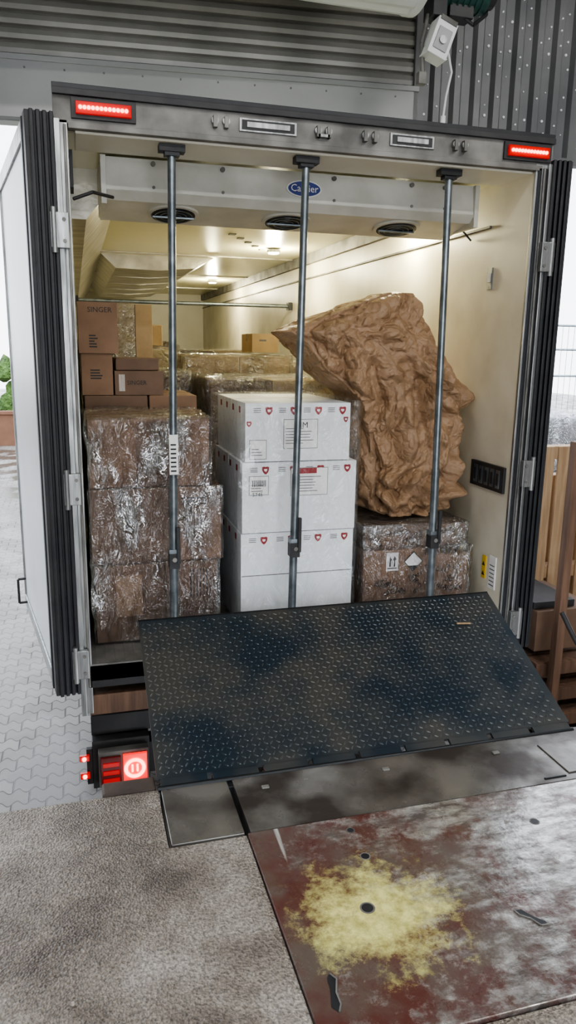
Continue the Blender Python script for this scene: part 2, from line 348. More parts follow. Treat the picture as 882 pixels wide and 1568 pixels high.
ROT = math.radians(-5.5); WL = (0, 1.18, 0)
o = MB()
prof = []; z = 3.26; p = .075
while z < 5.4:
    prof += [(0, z), (-.018, z + .006), (-.024, z + .03), (-.018, z + .058), (0, z + .064), (.006, z + .07)]; z += p
o.sheet(prof, 'x', -8, .90, 'slat')
o.box(-8, .9, .02, .06, 3.2, 5.4, 'slat')
o.done('wall_front_ribbed', loc=WL, rotz=ROT)
o = MB()
o.box(-8, .93, -.05, .06, 2.90, 3.24, 'fascia'); o.box(-8, .93, -.062, -.05, 3.22, 3.25, 'fascia'); o.box(-8, .93, -.062, -.05, 2.90, 2.92, 'clad')
for i in range(40): o.cyl((-7.8 + i * .22, -.053, 3.185), (-7.8 + i * .22, -.05, 3.185), .006, 'clad', 8)
o.box(.55, .9, -.066, -.05, 3.0, 3.05, 'clad')
o.done('trim_1', bevel=.003, loc=WL, rotz=ROT)
o = MB()
x = .96; prof = []
while x < 8: prof += [(x, 0), (x + .055, 0), (x + .075, -.035), (x + .115, -.035), (x + .135, 0)]; x += .135
o.sheet(prof, 'z', 2.90, 5.4, 'clad')
o.box(.90, .965, -.05, .06, 2.9, 5.4, 'clad')
o.box(.88, 8, -.04, .05, 2.86, 2.90, 'clad')
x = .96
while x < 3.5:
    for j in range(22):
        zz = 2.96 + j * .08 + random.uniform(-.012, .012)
        if random.random() < .6: xx = x + .028 + random.uniform(-.014, .014); o.cyl((xx, -.008, zz), (xx, 0, zz), random.uniform(.004, .009), 'light_speck', 6)  # white discs stand in for bright specks of light on the sheet
        if random.random() < .4: o.cyl((x + .095, -.043, zz + .04), (x + .095, -.035, zz + .04), .006, 'light_speck', 6)
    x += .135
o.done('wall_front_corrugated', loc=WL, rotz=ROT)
o = MB(); o.box(-8, 8, -9, 1.3, 5.4, 5.5, 'clad'); o.done('ceiling')
o = MB(); o.box(-8.1, -8, -9, 1.2, -1.05, 5.4, 'wallp'); o.done('wall_left')
o = MB(); o.box(8, 8.1, -9, 1.2, -1.05, 5.4, 'wallp'); o.done('wall_right')
o = MB(); o.box(-8, -3.2, -9.1, -9, -1.05, 5.4, 'wallp'); o.box(2.6, 8, -9.1, -9, -1.05, 5.4, 'wallp'); o.box(-3.2, 2.6, -9.1, -9, 3.8, 5.4, 'wallp'); o.done('added_wall_back')  # unseen wall added to cut sky light; its opening shapes the film highlights

par = empty('roller_shutter_drum')
o = MB(); n = 36; cy, cz, R = .40, 3.64, .26
prof = []
for i in range(n + 1):
    t = 2 * math.pi * i / n
    prof.append((cy + math.cos(t) * (R if i % 3 else R - .012), cz + math.sin(t) * (R if i % 3 else R - .012)))
o.sheet(prof, 'x', -6, .60, 'whitem')
o.cyl((.56, cy, cz), (.60, cy, cz), R + .006, 'whitem', 36)
o.cyl((.60, cy, cz), (1.0, cy, cz), .035, 'blackm', 16)
o.done('drum', par)
o = MB()
o.cyl((.74, cy, cz - .13), (.98, cy, cz - .13), .095, 'green', 24); o.cyl((.98, cy, cz - .13), (1.03, cy, cz - .13), .065, 'blackm', 20)
for i in range(6): o.cyl((.76 + i * .035, cy, cz - .13), (.77 + i * .035, cy, cz - .13), .103, 'green', 24)
o.box(.66, .74, cy - .06, cy + .06, cz - .28, cz + .1, 'blackm')
o.box(.76, .90, cy - .05, cy + .05, cz - .27, cz - .2, 'blackm')
T = Matrix.Translation((.715, cy - .04, cz - .38)) @ Matrix.Rotation(.35, 4, 'Y')
o.box(-.058, .058, -.05, .05, -.11, .075, 'whitem', T); o.box(-.04, .04, -.056, -.05, -.08, .03, 'fascia', T); o.box(-.05, .05, -.055, .055, .06, .085, 'alud', T)
o.cyl(T @ Vector((.0, -.05, -.03)), T @ Vector((.0, -.065, -.03)), .02, 'alu', 16)
o.tube([(.66, cy, cz - .26), (.63, cy, cz - .40), (.645, cy, cz - .54)], .012, 'alud'); o.box(.615, .66, cy - .02, cy + .02, cz - .60, cz - .54, 'alud')
o.tube([(.78, cy, cz - .40), (.815, cy, cz - .52), (.79, cy, cz - .64), (.78, cy, cz - .74)], .006, 'whitem')
o.cyl((.78, cy, cz - .74), (.78, cy, cz - .78), .013, 'whitem', 10)
o.tube([(.8, cy, cz - .22), (.9, cy - .05, cz - .30), (1.0, cy, cz - .22), (1.1, cy + .2, cz)], .010, 'blackm')
o.done('motor', par, bevel=.004)

# ------------------------------------------------------------------ truck
FZ = .07
TR = empty('box_truck'); TR.location = (-.022, 0, 0); TR.scale = (.982, 1, 1)
LEN = 10.5
o = MB()
o.box(-1.25, -1.205, .10, LEN, .02, 2.70, 'grp'); o.box(1.17, 1.25, .02, LEN, .02, 2.70, 'grpr')
o.box(-1.25, 1.25, LEN, LEN + .1, .0, 2.73, 'grp')
o.box(-1.25, 1.25, .12, LEN, 2.58, 2.70, 'ceil')
o.done('body_panels', TR)
o = MB(); o.box(-1.205, 1.17, .0, LEN, FZ - .09, FZ, 'alud')
for i in range(46): o.box(-1.18 + i * .05, -1.165 + i * .05, .02, LEN, FZ, FZ + .003, 'alud')
o.done('load_floor', TR)
o = MB()
o.box(1.13, 1.17, .9, LEN, 2.48, 2.58, 'alud'); o.box(1.155, 1.17, .4, LEN, 2.34, 2.355, 'alud')
o.prism([(-1.205, 2.58), (-1.205, 2.32), (-1.12, 2.32), (-.90, 2.58)], 'y', .82, LEN, 'strap')
for y in (2.2, 4.4, 6.6, 8.8): o.box(-1.0, 1.13, y, y + .03, 2.565, 2.58, 'strap')
for k in range(5): o.box(.1 + .12 * k, .16 + .12 * k, 2.8 + .22 * k, 2.86 + .22 * k, 2.57, 2.58, 'alud')
o.done('ceiling_trims', TR, bevel=.003)
o = MB()
for i in range(10):
    y = 4.66 + i * .5; o.prism([(-.9, 2.58), (.3, 2.58), (.1, 2.47), (-.3, 2.43 + .01 * (i % 2)), (-.75, 2.44)], 'y', y, y + .5, 'strap')
o.done('air_duct', TR)
o = MB()
for s_ in (-1, 1):
    def bx(a, b, *r):
        a, b = sorted((s_ * a, s_ * b)); o.box(a, b, *r)
    inn = 1.202 if s_ < 0 else 1.168
    bx(inn, 1.262, .0 if s_ < 0 else -.002, .14 if s_ < 0 else .02, -.20, 2.60, 'alu')
    bx(1.210, 1.222, -.012, .0, -.05, 2.58, 'alud')
    bx(1.235, 1.262, -.018, .0, -.20, 2.60, 'alu')
    if s_ > 0: bx(1.180, 1.200, -.01, .0, -.05, 2.58, 'rubber'); bx(1.222, 1.235, -.006, .0, -.05, 2.58, 'rubber')
    for z in (.09, .98, 2.14):
        bx(1.215, 1.295, -.045, -.015, z - .075, z + .075, 'alu')
        o.cyl((s_ * 1.28, -.035, z - .095), (s_ * 1.28, -.035, z + .095), .015, 'alu', 12)
        for q in (-.045, .045): o.cyl((s_ * 1.235, -.05, z + q), (s_ * 1.235, -.045, z + q), .009, 'alud', 8)
o.done('rear_posts', TR, bevel=.004)
o = MB()
o.box(-1.262, 1.262, .0, .16, 2.585, 2.725, 'alud'); o.box(-1.262, 1.262, -.012, .18, 2.72, 2.742, 'rubber')
o.box(-1.262, 1.262, -.02, .0, 2.695, 2.722, 'blackm')
o.box(-1.17, 1.17, .03, .34, 2.555, 2.58, 'grp'); o.box(-1.20, 1.20, -.01, .03, 2.565, 2.59, 'alud')
for x, w in ((-.29, .14), (.45, .12)):
    o.box(x - w, x + w, -.008, 0, 2.618, 2.676, 'alu'); o.box(x - w + .012, x + w - .012, -.011, -.007, 2.626, 2.668, 'blackm'); o.box(x - w + .035, x + w - .035, -.016, -.010, 2.635, 2.660, 'alu')
for x in (-.52, -.02, .22, .71):
    for d in (-.026, .026): o.cyl((x + d, -.022, 2.65), (x + d, 0, 2.65), .017, 'alu', 14); o.box(x + d - .010, x + d + .010, -.03, 0, 2.62, 2.67, 'alud')
o.box(-.05, .01, -.03, 0, 2.62, 2.635, 'alu')
o.done('rear_header', TR, bevel=.003)
for nm, x in (('marker_lamp_a', -1.045), ('marker_lamp_b', 1.105)):
    o = MB(); o.box(x - .14, x + .14, -.014, .0, 2.605, 2.69, 'blackm'); o.box(x - .12, x + .12, -.028, -.012, 2.622, 2.672, 'redl')
    for i in range(12): o.cyl((x - .10 + i * .018, -.034, 2.647), (x - .10 + i * .018, -.028, 2.647), .008, 'redh', 8)
    o.done(nm, TR, bevel=.002)
def door(name, hx, s_, ang, L=1.42):
    o = MB(); th = .09
    o.box(.03, L, 0, th, -.06, 2.61, 'door')
    for i in range(4): o.box(-.035, .035, -.020 + i * .028, -.002 + i * .028, -.07, 2.62, 'rubber')
    o.box(-.015, .06, -.015, .10, -.07, 2.62, 'blackm')
    o.box(.06, L, th, th + .012, 2.53, 2.61, 'alu'); o.box(.06, L, th, th + .012, -.06, .02, 'alu')
    o.box(L - .01, L + .012, 0, th + .012, -.06, 2.61, 'alu'); o.box(.06, .10, th, th + .016, -.06, 2.61, 'rubber')
    o.tube([(1.30, th + .01, .16), (1.30, th + .06, .16), (1.30, th + .06, .0), (1.30, th + .01, .0)], .008, 'blackm')
    vs = []
    for v in o.v:
        x, y, z = v; ca, sa = math.cos(ang), math.sin(ang)
        vs.append((hx + s_ * (x * sa + y * ca), .0 + x * ca - y * sa, z))
    o.v = vs
    return o.done(name, TR, bevel=.004)
door('door_left', -1.285, -1, .16); door('door_right', 1.275, 1, .10)
o = MB()
o.box(-1.22, 1.22, .0, .14, -.06, FZ - .005, 'blackm'); o.box(-1.22, 1.22, .02, .14, -.22, -.11, 'woodr'); o.box(-1.22, 1.22, .05, 2, -.35, -.24, 'blackm')
o.box(-1.22, -.92, .00, .10, -.63, -.36, 'blackm'); o.box(-1.22, 1.22, .04, .16, -.60, -.42, 'blackm')
for x in (-.45, .45): o.box(x - .06, x + .06, .1, LEN, -.45, -.08, 'blackm')
for i in range(12): o.box(-1.2, 1.2, .4 + i * .85, .5 + i * .85, -.08, -.02, 'blackm')
o.box(-.12, .12, 1, LEN + 1, -.42, -.3, 'blackm')
for x in (-1.0, 1.0): o.box(x - .18, x + .18, 1.6, 1.63, -.85, -.2, 'rubber')
o.done('rear_chassis', TR, bevel=.004)
o = MB()
for y in (3.0, LEN + 1.3):
    for s_ in (-1, 1):
        o.cyl((s_ * .9, y, -.55), (s_ * 1.2, y, -.55), .495, 'tyre', 32); o.cyl((s_ * 1.19, y, -.55), (s_ * 1.21, y, -.55), .28, 'alu', 24)
        o.cyl((s_ * 1.2, y, -.55), (s_ * 1.25, y, -.55), .1, 'alud', 16)
    o.cyl((-.9, y, -.55), (.9, y, -.55), .08, 'blackm')
o.done('wheels', TR, bevel=.02)
o = MB()
o.box(-1.2, 1.2, LEN + .5, LEN + 2.4, -.6, 1.9, 'door'); o.box(-1.1, 1.1, LEN + 2.38, LEN + 2.42, .8, 1.7, 'blackm')
o.done('cab', TR, bevel=.08)
def lampcluster(nm, s_):
    o = MB()
    def bx(a, b, *r):
        a, b = sorted((s_ * a, s_ * b)); o.box(a, b, *r)
    bx(1.19, .93, -.05, .0, -.60, -.40, 'alud')
    bx(1.18, 1.075, -.062, -.048, -.585, -.425, 'redd'); bx(1.065, .94, -.064, -.048, -.590, -.42, 'redm')
    for q in range(3): bx(1.17, 1.085, -.066, -.060, -.57 + q * .045, -.545 + q * .045, 'redl')
    cx, cz = s_ * 1.005, -.50
    n = 24
    vs = []; fs = []
    for i in range(n):
        t = 2 * math.pi * i / n
        for r in (.038, .056): vs.append((cx + r * math.cos(t), -.068, cz + r * math.sin(t)))
    for i in range(n): j = (i + 1) % n; fs.append((2 * i, 2 * i + 1, 2 * j + 1, 2 * j))
    o.add(vs, fs, 'redh')
    for d in (-.013, .013): o.box(cx + d - .005, cx + d + .005, -.069, -.064, cz - .022, cz + .022, 'redh')
    for z in (-.44, -.54): bx(1.235, 1.285, -.02, .0, z - .016, z + .016, 'redl'); o.cyl((s_ * 1.262, -.026, z), (s_ * 1.262, -.02, z), .011, 'redh', 12)
    o.box(min(s_ * 1.22, s_ * 1.25), max(s_ * 1.22, s_ * 1.25), .0, .03, -.60, -.40, 'blackm')
    o.done(nm, TR, bevel=.003)
lampcluster('tail_lamp_a', -1); lampcluster('tail_lamp_b', 1)
o = MB()
o.box(1.152, 1.17, .055, .42, .85, 1.0, 'blackm')
for i in range(5):
    y = .09 + i * .062; o.box(1.146, 1.154, y, y + .036, .872, .978, 'galv'); o.box(1.143, 1.148, y + .009, y + .027, .89, .96, 'rubber')
o.box(1.164, 1.17, .08, .15, .26, .46, 'paper'); o.box(1.163, 1.17, .19, .23, .30, .44, 'yel')
for i in range(6): o.box(1.162, 1.165, .09, .14, .28 + i * .024, .286 + i * .024, 'inkg')
for i in range(2): o.prism([(.195, .32 + i * .06), (.225, .32 + i * .06), (.21, .345 + i * .06)], 'x', 1.161, 1.164, 'ink')
o.box(1.160, 1.17, .35, .40, 2.0, 2.12, 'alu'); o.box(1.155, 1.16, .36, .39, 2.04, 2.09, 'tape_w')
o.tube([(1.16, .62, 2.30), (1.10, .60, 2.34), (1.0, .58, 2.40)], .006, 'blackm')
o.tube([(-1.19, .12, 2.30), (-1.10, .15, 2.34), (-1.0, .3, 2.35)], .008, 'blackm')
for i in range(9): o.box(-1.20, -1.185, .17 + i * .02, .18 + i * .02, 2.36, 2.52, 'blackm')
o.done('wall_fittings', TR)
def tl(x, y, z, e):
    o = MB(); o.cyl((x, y, z), (x, y, z + .03), .05, 'led_w', 20); o.cyl((x, y, z + .01), (x, y, z + .035), .065, 'alu', 20); o.done('interior_lamp', TR)
    l = bpy.data.lights.new('lamp', 'POINT'); l.energy = e; l.color = (1, .91, .60); l.shadow_soft_size = .06
    lo = bpy.data.objects.new('interior_lamp_light', l); lo.location = (x, y, z - .08); C.objects.link(lo); lo.parent = TR
tl(1.04, 1.40, 2.53, 36); tl(.7, 3.6, 2.53, 54); tl(.75, 7.2, 2.53, 54)

o = MB(); x0, x1 = -1.05, 1.00
o.prism([(.38, 2.54), (.36, 2.395), (.42, 2.36), (.74, 2.31), (.80, 2.34), (.80, 2.553), (.38, 2.553)], 'x', x0, x1, 'evap')
o.box(x0 - .006, x0 + .02, .35, .80, 2.33, 2.553, 'evap'); o.box(x1 - .02, x1 + .006, .35, .80, 2.33, 2.553, 'evap')
for x in (x0 + .25, -.45, .15, .6, x1 - .2):
    o.cyl((x, .362, 2.53), (x, .372, 2.53), .012, 'alud', 10); o.cyl((x, .358, 2.42), (x, .368, 2.42), .008, 'alud', 10)
o.prism([(.375, 2.405), (.350, 2.395), (.40, 2.355), (.42, 2.36)], 'x', x0, x1, 'evap')
nrm = Vector((0, -.05, -.32)).normalized()
for x in (-.68, -.06, .60):
    c = Vector((x, .56, 2.338))
    o.cyl(c, c + nrm * .012, .135, 'evap', 32); o.cyl(c + nrm * .008, c + nrm * .016, .115, 'rubber', 32)
    for r in (.04, .07, .10):
        pts = [c + nrm * .02 + Vector((math.cos(t) * r, math.sin(t) * r, -math.sin(t) * r * .16)) for t in [i * math.pi / 10 for i in range(21)]]
        o.tube(pts, .003, 'galv', 5)
    o.box(x - .11, x + .11, .552, .568, 2.31, 2.32, 'galv')
ov = [(-.02 + .095 * math.cos(t), 2.465 + .042 * math.sin(t)) for t in [i * 2 * math.pi / 32 for i in range(32)]]
ov2 = [(-.02 + .088 * math.cos(t), 2.465 + .036 * math.sin(t)) for t in [i * 2 * math.pi / 32 for i in range(32)]]
o.prism(ov, 'y', .352, .372, 'paper'); o.prism(ov2, 'y', .349, .36, 'inkb')
text_mesh(o, 'Carrier', .05, 'paper', FT(-.02, .347, 2.465))
o.done('refrigeration_unit', bevel=.004)

def loadbar(x, dx, zh):
    o = MB(); y = .085; zt = 2.53
    def P(z): return Vector((x + dx * (1 - (z - .08) / 2.4), y, z))
    o.cyl(P(FZ + .02), P(1.0), .022, 'galv', 20); o.cyl(P(.98), P(zt - .02), .019, 'galv', 20)
    o.cyl(P(zt - .12), P(zt - .02), .014, 'alu', 12)
    p = P(zt); o.box(p.x - .06, p.x + .06, y - .03, y + .03, zt - .008, zt + .024, 'blackm'); o.box(p.x - .035, p.x + .035, y - .025, y + .025, zt - .025, zt - .008, 'rubber')
    p = P(.09); o.box(p.x - .05, p.x + .05, y - .04, y + .04, FZ + .004, FZ + .03, 'rubber')
    p = P(zh); o.box(p.x - .026, p.x + .026, y - .035, y + .03, zh - .05, zh + .03, 'blackm')
    o.cyl((p.x, y - .045, zh), (p.x, y + .04, zh), .012, 'alud', 10)
    o.box(p.x + .012, p.x + .030, y - .045, y - .025, zh - .02, zh + .17, 'blackm')
    o.box(p.x - .026, p.x + .026, y - .03, y + .03, zh + .02, zh + .05, 'galv')
    return o, P
o, P = loadbar(-.745, -.03, .58)
p = P(1.12); o.box(p.x - .022, p.x + .022, .060, .066, 1.02, 1.22, 'paper')
for i in range(7): o.box(p.x - .016, p.x + .012, .058, .060, 1.035 + i * .022, 1.043 + i * .022, 'ink')
o.done('load_bar', bevel=.003)
o, P = loadbar(-.095, -.035, .60); o.done('load_bar', bevel=.003)
o, P = loadbar(.675, .035, .60); o.done('load_bar', bevel=.003)

# ------------------------------------------------------------------ cargo
Z0 = FZ + .006
def tiny_text(o, x0, z0, w, rows, y, k='inkg', h=.008, gap=.016):
    for i in range(rows): o.box(x0, x0 + w * random.uniform(.6, 1), y - .001, y, z0 - i * gap, z0 - i * gap + h, k)
def pallet(o, x0, x1, y0, y1, z0=Z0):
    for i in range(3):
        x = x0 + (x1 - x0 - .1) * i / 2; o.box(x, x + .1, y0 + .01, y1 - .01, z0 + .02, z0 + .10, 'wood')
    for i in range(5):
        y = y0 + (y1 - y0 - .1) * i / 4; o.box(x0, x1, y, y + .1, z0 + .10, z0 + .12, 'wood')
    for i in range(3):
        x = x0 + (x1 - x0 - .1) * i / 2; o.box(x, x + .1, y0, y1, z0, z0 + .02, 'wood')

E = empty('stretch_wrapped_box_stack')
o = MB()
carton(o, -1.17, -.545, .29, .92, .92, 1.275)
carton(o, -1.175, -.77, .27, .90, .51, .917, 'card_d'); carton(o, -.765, -.485, .27, .90, .51, .917)
carton(o, -1.165, -.80, .25, .90, Z0 + .005, .507, 'card_d'); carton(o, -.795, -.51, .26, .90, Z0 + .005, .507, 'card_d')
o.box(-1.06, -.92, .248, .25, .22, .45, 'tape')
o.box(-.93, -.74, .285, .288, .925, 1.265, 'card_d')
for i in range(7): o.box(-.66 + i * .018, -.655 + i * .018, .258, .26, .30, .46, 'ink')
tiny_text(o, -.70, .85, .14, 3, .27, 'ink')
o.done('boxes', E, bevel=.008)
film('film_upper', -1.18, -.53, .27, .94, .915, 1.29, 'film', E, .020, 26, 1)
film('film_middle', -1.185, -.475, .25, .92, .51, .925, 'film', E, .016, 26, 2)
film('film_lower', -1.18, -.495, .234, .92, Z0, .52, 'film', E, .020, 26, 3)

E = empty('white_carton_stack')
o = MB()
X0, X1 = -.375, .275
def shield(o, x, z, y, s=.02):
    pts = [(-1, .8), (-.5, 1), (0, .85), (.5, 1), (1, .8), (.95, -.1), (.55, -.8), (0, -1.25), (-.55, -.8), (-.95, -.1)]
    o.prism([(x + a * s, z + b * s) for a, b in pts], 'y', y - .0012, y, 'inkr')
    o.prism([(x + a * s * .45, z + b * s * .35) for a, b in pts], 'y', y - .0018, y - .001, 'paper')
rows = [(Z0 + .005, .645, X0 - .005, X1 + .002, .24), (.65, 1.04, X0, X1 + .005, .235), (1.045, 1.36, X0 + .02, X1 - .035, .25)]
for (za, zb, a, b, y) in rows:
    carton(o, a, b, y, y + .8, za, zb, 'white', 'tape_w')
    for i in range(4):
        xs = a + .1 + i * (b - a - .12) / 3.4
        shield(o, xs + .03, zb - .04, y)
        for q in range(3): o.box(xs - .055, xs - .015, y - .001, y, zb - .03 - q * .010, zb - .026 - q * .010, 'inkg')
    for i in range(4):
        ys = y + .12 + i * .18; o.box(a - .001, a, ys, ys + .04, zb - .06, zb - .025, 'inkr')
shield(o, X0 + .04, 1.25, .25, .014); shield(o, X1 - .06, 1.27, .25, .014)
o.box(X0, X1, .239, .2405, .40, .405, 'inkg')
def label(x, z, w, h, y, big=None, red=False):
    o.box(x - .003, x + w + .003, y - .0012, y, z - .003, z + h + .003, 'inkg')
    o.box(x, x + w, y - .002, y, z, z + h, 'paper')
    if red: o.box(x + .01, x + w * .7, y - .003, y - .001, z + h - .03, z + h, 'inkr')
    tiny_text(o, x + .01, z + h - .05, w - .03, max(2, int((h - .05) / .016)), y - .002, h=.004)
    if big: text_mesh(o, big, .045, 'ink', FT(x + w / 2, y - .0045, z + h - .03))
label(-.14, 1.115, .19, .155, .25, 'IMM'); label(-.33, 1.06, .09, .1, .25); label(-.335, .865, .105, .1, .235)
label(-.10, .855, .21, .15, .235, None, True)
text_mesh(o, '5745', .03, 'ink', FT(-.29, .231, .865))
for i in range(9): o.box(-.32 + i * .009, -.316 + i * .009, .231, .2325, .91, .945, 'ink')
o.done('cartons', E, bevel=.006)
film('film', X0 - .025, X1 + .02, .226, 1.06, Z0, 1.372, 'film_w', E, .008, 30, 5)

E = empty('stretch_wrapped_hazard_carton')
o = MB()
carton(o, .35, .735, .24, .9, Z0 + .005, .50); carton(o, .74, 1.04, .26, .9, Z0 + .005, .45, 'card'); carton(o, .37, 1.02, .28, .9, .502, .63, 'card')
def rlabel(x, z):
    o.box(x - .038, x + .038, .2375, .24, z - .055, z + .055, 'paper')
    for d in (-.014, .014):
        o.box(x + d - .004, x + d + .004, .2365, .238, z - .03, z + .012, 'ink')
        o.prism([(x + d - .012, z + .010), (x + d + .012, z + .010), (x + d, z + .034)], 'y', .2365, .238, 'ink')
    o.box(x - .03, x + .03, .2365, .238, z - .042, z - .037, 'ink')
rlabel(.53, .43)
c = (.665, .425); o.prism([(c[0] - .062, c[1]), (c[0], c[1] - .062), (c[0] + .062, c[1]), (c[0], c[1] + .062)], 'y', .2365, .24, 'ink')
o.prism([(c[0] - .055, c[1]), (c[0], c[1] - .055), (c[0] + .055, c[1]), (c[0], c[1] + .055)], 'y', .2355, .24, 'paper')
o.prism([(c[0] - .03, c[1] - .025), (c[0], c[1] - .055), (c[0] + .03, c[1] - .025)], 'y', .235, .24, 'ink')
for i in range(40):
    x = random.uniform(.40, .98); z = random.uniform(.2, .60)
    if abs(x - .6) < .17 and abs(z - .43) < .09: continue
    yy = .234 if x < .72 else .252
    if z > .48: yy = .274
    text_mesh(o, random.choice(['FRAGILE', 'dsv', 'Co', 'SCAN', 'TOP']), random.uniform(.032, .05), 'ink', FT(x, yy, z, random.uniform(-.7, .7)))
o.done('boxes', E, bevel=.007)
film('film_lower', .34, 1.05, .228, .92, Z0, .51, 'film', E, .014, 26, 8)
film('film_upper', .355, 1.035, .262, .92, .49, .645, 'film_c', E, .014, 26, 8)

# kraft bag
def bag():
    rows = [(.668, .48, 1.0), (.70, .42, 1.07), (.76, .385, 1.10), (.9, .365, 1.10), (1.03, .355, 1.11), (1.15, .35, 1.12), (1.26, .345, 1.12), (1.36, .31, 1.11),
            (1.42, .22, 1.10), (1.52, .09, 1.07), (1.60, .02, 1.02), (1.68, -.05, .975), (1.74, -.14, .93), (1.79, .0, .90), (1.85, .16, .87), (1.90, .30, .84), (1.94, .42, .81), (1.975, .52, .76)]
    def at(z):
        for (a, b) in zip(rows[:-1], rows[1:]):
            if a[0] <= z <= b[0]:
                t = (z - a[0]) / (b[0] - a[0]); return a[1] + (b[1] - a[1]) * t, a[2] + (b[2] - a[2]) * t
        return rows[-1][1:]
    NT, NZ = 360, 280
    vs = []; fs = []
    z0, z1 = rows[0][0], rows[-1][0]
    def vor(p):
        d, _ = noise.voronoi(p); return d[1] - d[0]
    def sst(a, b, x): t = max(0, min(1, (x - a) / (b - a))); return t * t * (3 - 2 * t)
    for j in range(NZ + 1):
        z = z0 + (z1 - z0) * j / NZ
        l, r = at(z); cx = (l + r) / 2; hx = (r - l) / 2
        t = (z - z0) / (z1 - z0)
        hy = .34 * (1 - max(0, (t - .80)) ** 1.3 * 3.6) * (.86 + .14 * min(1, t * 6)); cyy = .62 + .10 * max(0, t - .5)
        for i in range(NT):
            a = 2 * math.pi * i / NT; ca, sa = math.cos(a), math.sin(a)
            px = cx + hx * math.copysign(abs(ca) ** .72, ca); py = cyy + hy * math.copysign(abs(sa) ** .72, sa)
            p = Vector((px, py, z)); n = Vector((ca / max(hx, .1), sa / max(hy, .1), 0)).normalized()
            w = p + Vector((noise.noise(p * 3), noise.noise(p * 3 + Vector((5, 5, 5))), noise.noise(p * 3 + Vector((1, 8, 3))))) * .07
            big = vor(Vector((w.x * 4.0, w.y * 4.0, w.z * 2.3)))
            mid = vor(Vector((w.x * 8, w.y * 8, w.z * 6)) + Vector((4, 2, 1)))
            sm = vor(w * 17)
            u_ = w.x * 5.6 + (w.z - 1.6) * 1.1
            pl = abs(((u_ + noise.noise(Vector((u_ * .7, w.z * 1.6, 0))) * .7) % 1.0) - .5) * 2
            hang = sst(1.80, 1.45, z)
            low = sst(1.12, .85, z)
            disp = (big - .3) * .12 + (mid - .3) * .062 + (sm - .3) * .018 + (pl - .5) * .075 * hang * (1 - .5 * low) - .035
            disp += low * (abs(noise.noise(Vector((w.x * 5, w.y * 4, w.z * 10)))) - .2) * .18
            if ca < -.8: disp *= .5
            q = p + n * disp
            if q.x > 1.12: q.x = 1.12
            q.z = max(q.z, .665)
            if q.x < .33 and q.z < 1.40: q.z = 1.40
            vs.append(q)
    for j in range(NZ):
        for i in range(NT):
            k = (i + 1) % NT; fs.append((j * NT + i, j * NT + k, (j + 1) * NT + k, (j + 1) * NT + i))
    l, r = rows[-1][1:]
    vs.append(Vector(((l + r) / 2 + .02, .66, 1.99))); ct = len(vs) - 1
    vs.append(Vector((.7, .6, .665))); cb = len(vs) - 1
    for i in range(NT):
        k = (i + 1) % NT; fs.append((NZ * NT + i, NZ * NT + k, ct)); fs.append((k, i, cb))
    o = MB(); o.add(vs, fs, 'kraft', True)
    return o.done('crumpled_kraft_paper_sack')
bag()

def cbox(x0, x1, y0, y1, z0, z1, k='card', tape='tape', fs=False, extra=None, nm='cardboard_box'):
    o = MB(); carton(o, x0, x1, y0, y1, z0, z1, k, tape, fs)
    if extra: extra(o)
    return o.done(nm, bevel=.006)
cbox(-1.17, -.80, .98, 1.6, Z0, .75, 'card'); cbox(-.79, -.50, .98, 1.6, Z0, .75, 'card_d')
cbox(-1.17, -.80, .98, 1.6, .752, 1.355, 'card_d'); cbox(-.79, -.50, .98, 1.6, .752, 1.355, 'card')
cbox(-1.18, -1.0, 1.0, 1.5, 1.357, 1.60, 'card', extra=lambda o: tiny_text(o, -1.13, 1.5, .08, 4, 1.0, 'ink'))
cbox(-1.19, -.965, .98, 1.5, 1.602, 1.895, 'card', extra=lambda o: (text_mesh(o, 'SINGER', .042, 'ink', FT(-1.065, .978, 1.85)), tiny_text(o, -1.13, 1.70, .05, 5, .98, 'ink')))
cbox(-.99, -.70, 1.0, 1.45, 1.357, 1.50, 'card_d', extra=lambda o: (text_mesh(o, 'SINGER', .035, 'ink', FT(-.86, .997, 1.43)), [o.box(-.965 + i * .006, -.962 + i * .006, .998, 1.0, 1.38, 1.48, 'paper') for i in range(6)]))
cbox(-.98, -.72, 1.05, 1.45, 1.502, 1.575, 'card_d')
E = empty('stretch_wrapped_cardboard_box'); o = MB(); carton(o, -.97, -.68, 1.8, 2.3, 1.51, 1.93, 'card_l'); o.box(-.80, -.795, 1.795, 1.8, 1.51, 1.93, 'card_d'); o.done('box', E, bevel=.006)
film('film', -.985, -.80, 1.785, 2.31, 1.505, 1.94, 'film_c', E, .008, 12, 3)
def wpal(x0, x1, y0, y1, zt, k='card', fm='film_c', seed=0, rows=3):
    E = empty('stretch_wrapped_pallet'); o = MB(); pallet(o, x0 + .02, x1 - .02, y0 + .02, y1 - .02)
    b0 = Z0 + .125; h = (zt - b0) / rows; ks = [k, 'card_d', 'card_l']
    for r in range(rows):
        for i in range(2):
            a = x0 + .02 + (x1 - x0 - .04) * i / 2
            carton(o, a + .003, a + (x1 - x0 - .04) / 2 - .003, y0 + .03, y1 - .03, b0 + r * h, b0 + (r + 1) * h - .004, ks[(r + i + seed) % 3])
    o.done('pallet_load', E, bevel=.006)
    film('film', x0, x1, y0, y1, b0 - .01, zt + .012, fm, E, .014, 22, seed)
wpal(-1.17, -.42, 1.7, 2.6, 1.47, seed=1)
wpal(-.38, .50, 1.25, 2.15, 1.44, 'card', seed=2)
wpal(-.38, .50, 2.3, 3.2, 1.58, 'card_l', seed=3)
wpal(.52, 1.10, 1.25, 2.3, 1.35, seed=4)
wpal(-1.17, -.3, 3.4, 4.4, 1.62, seed=5); wpal(-.2, .9, 3.4, 4.4, 1.52, seed=6)
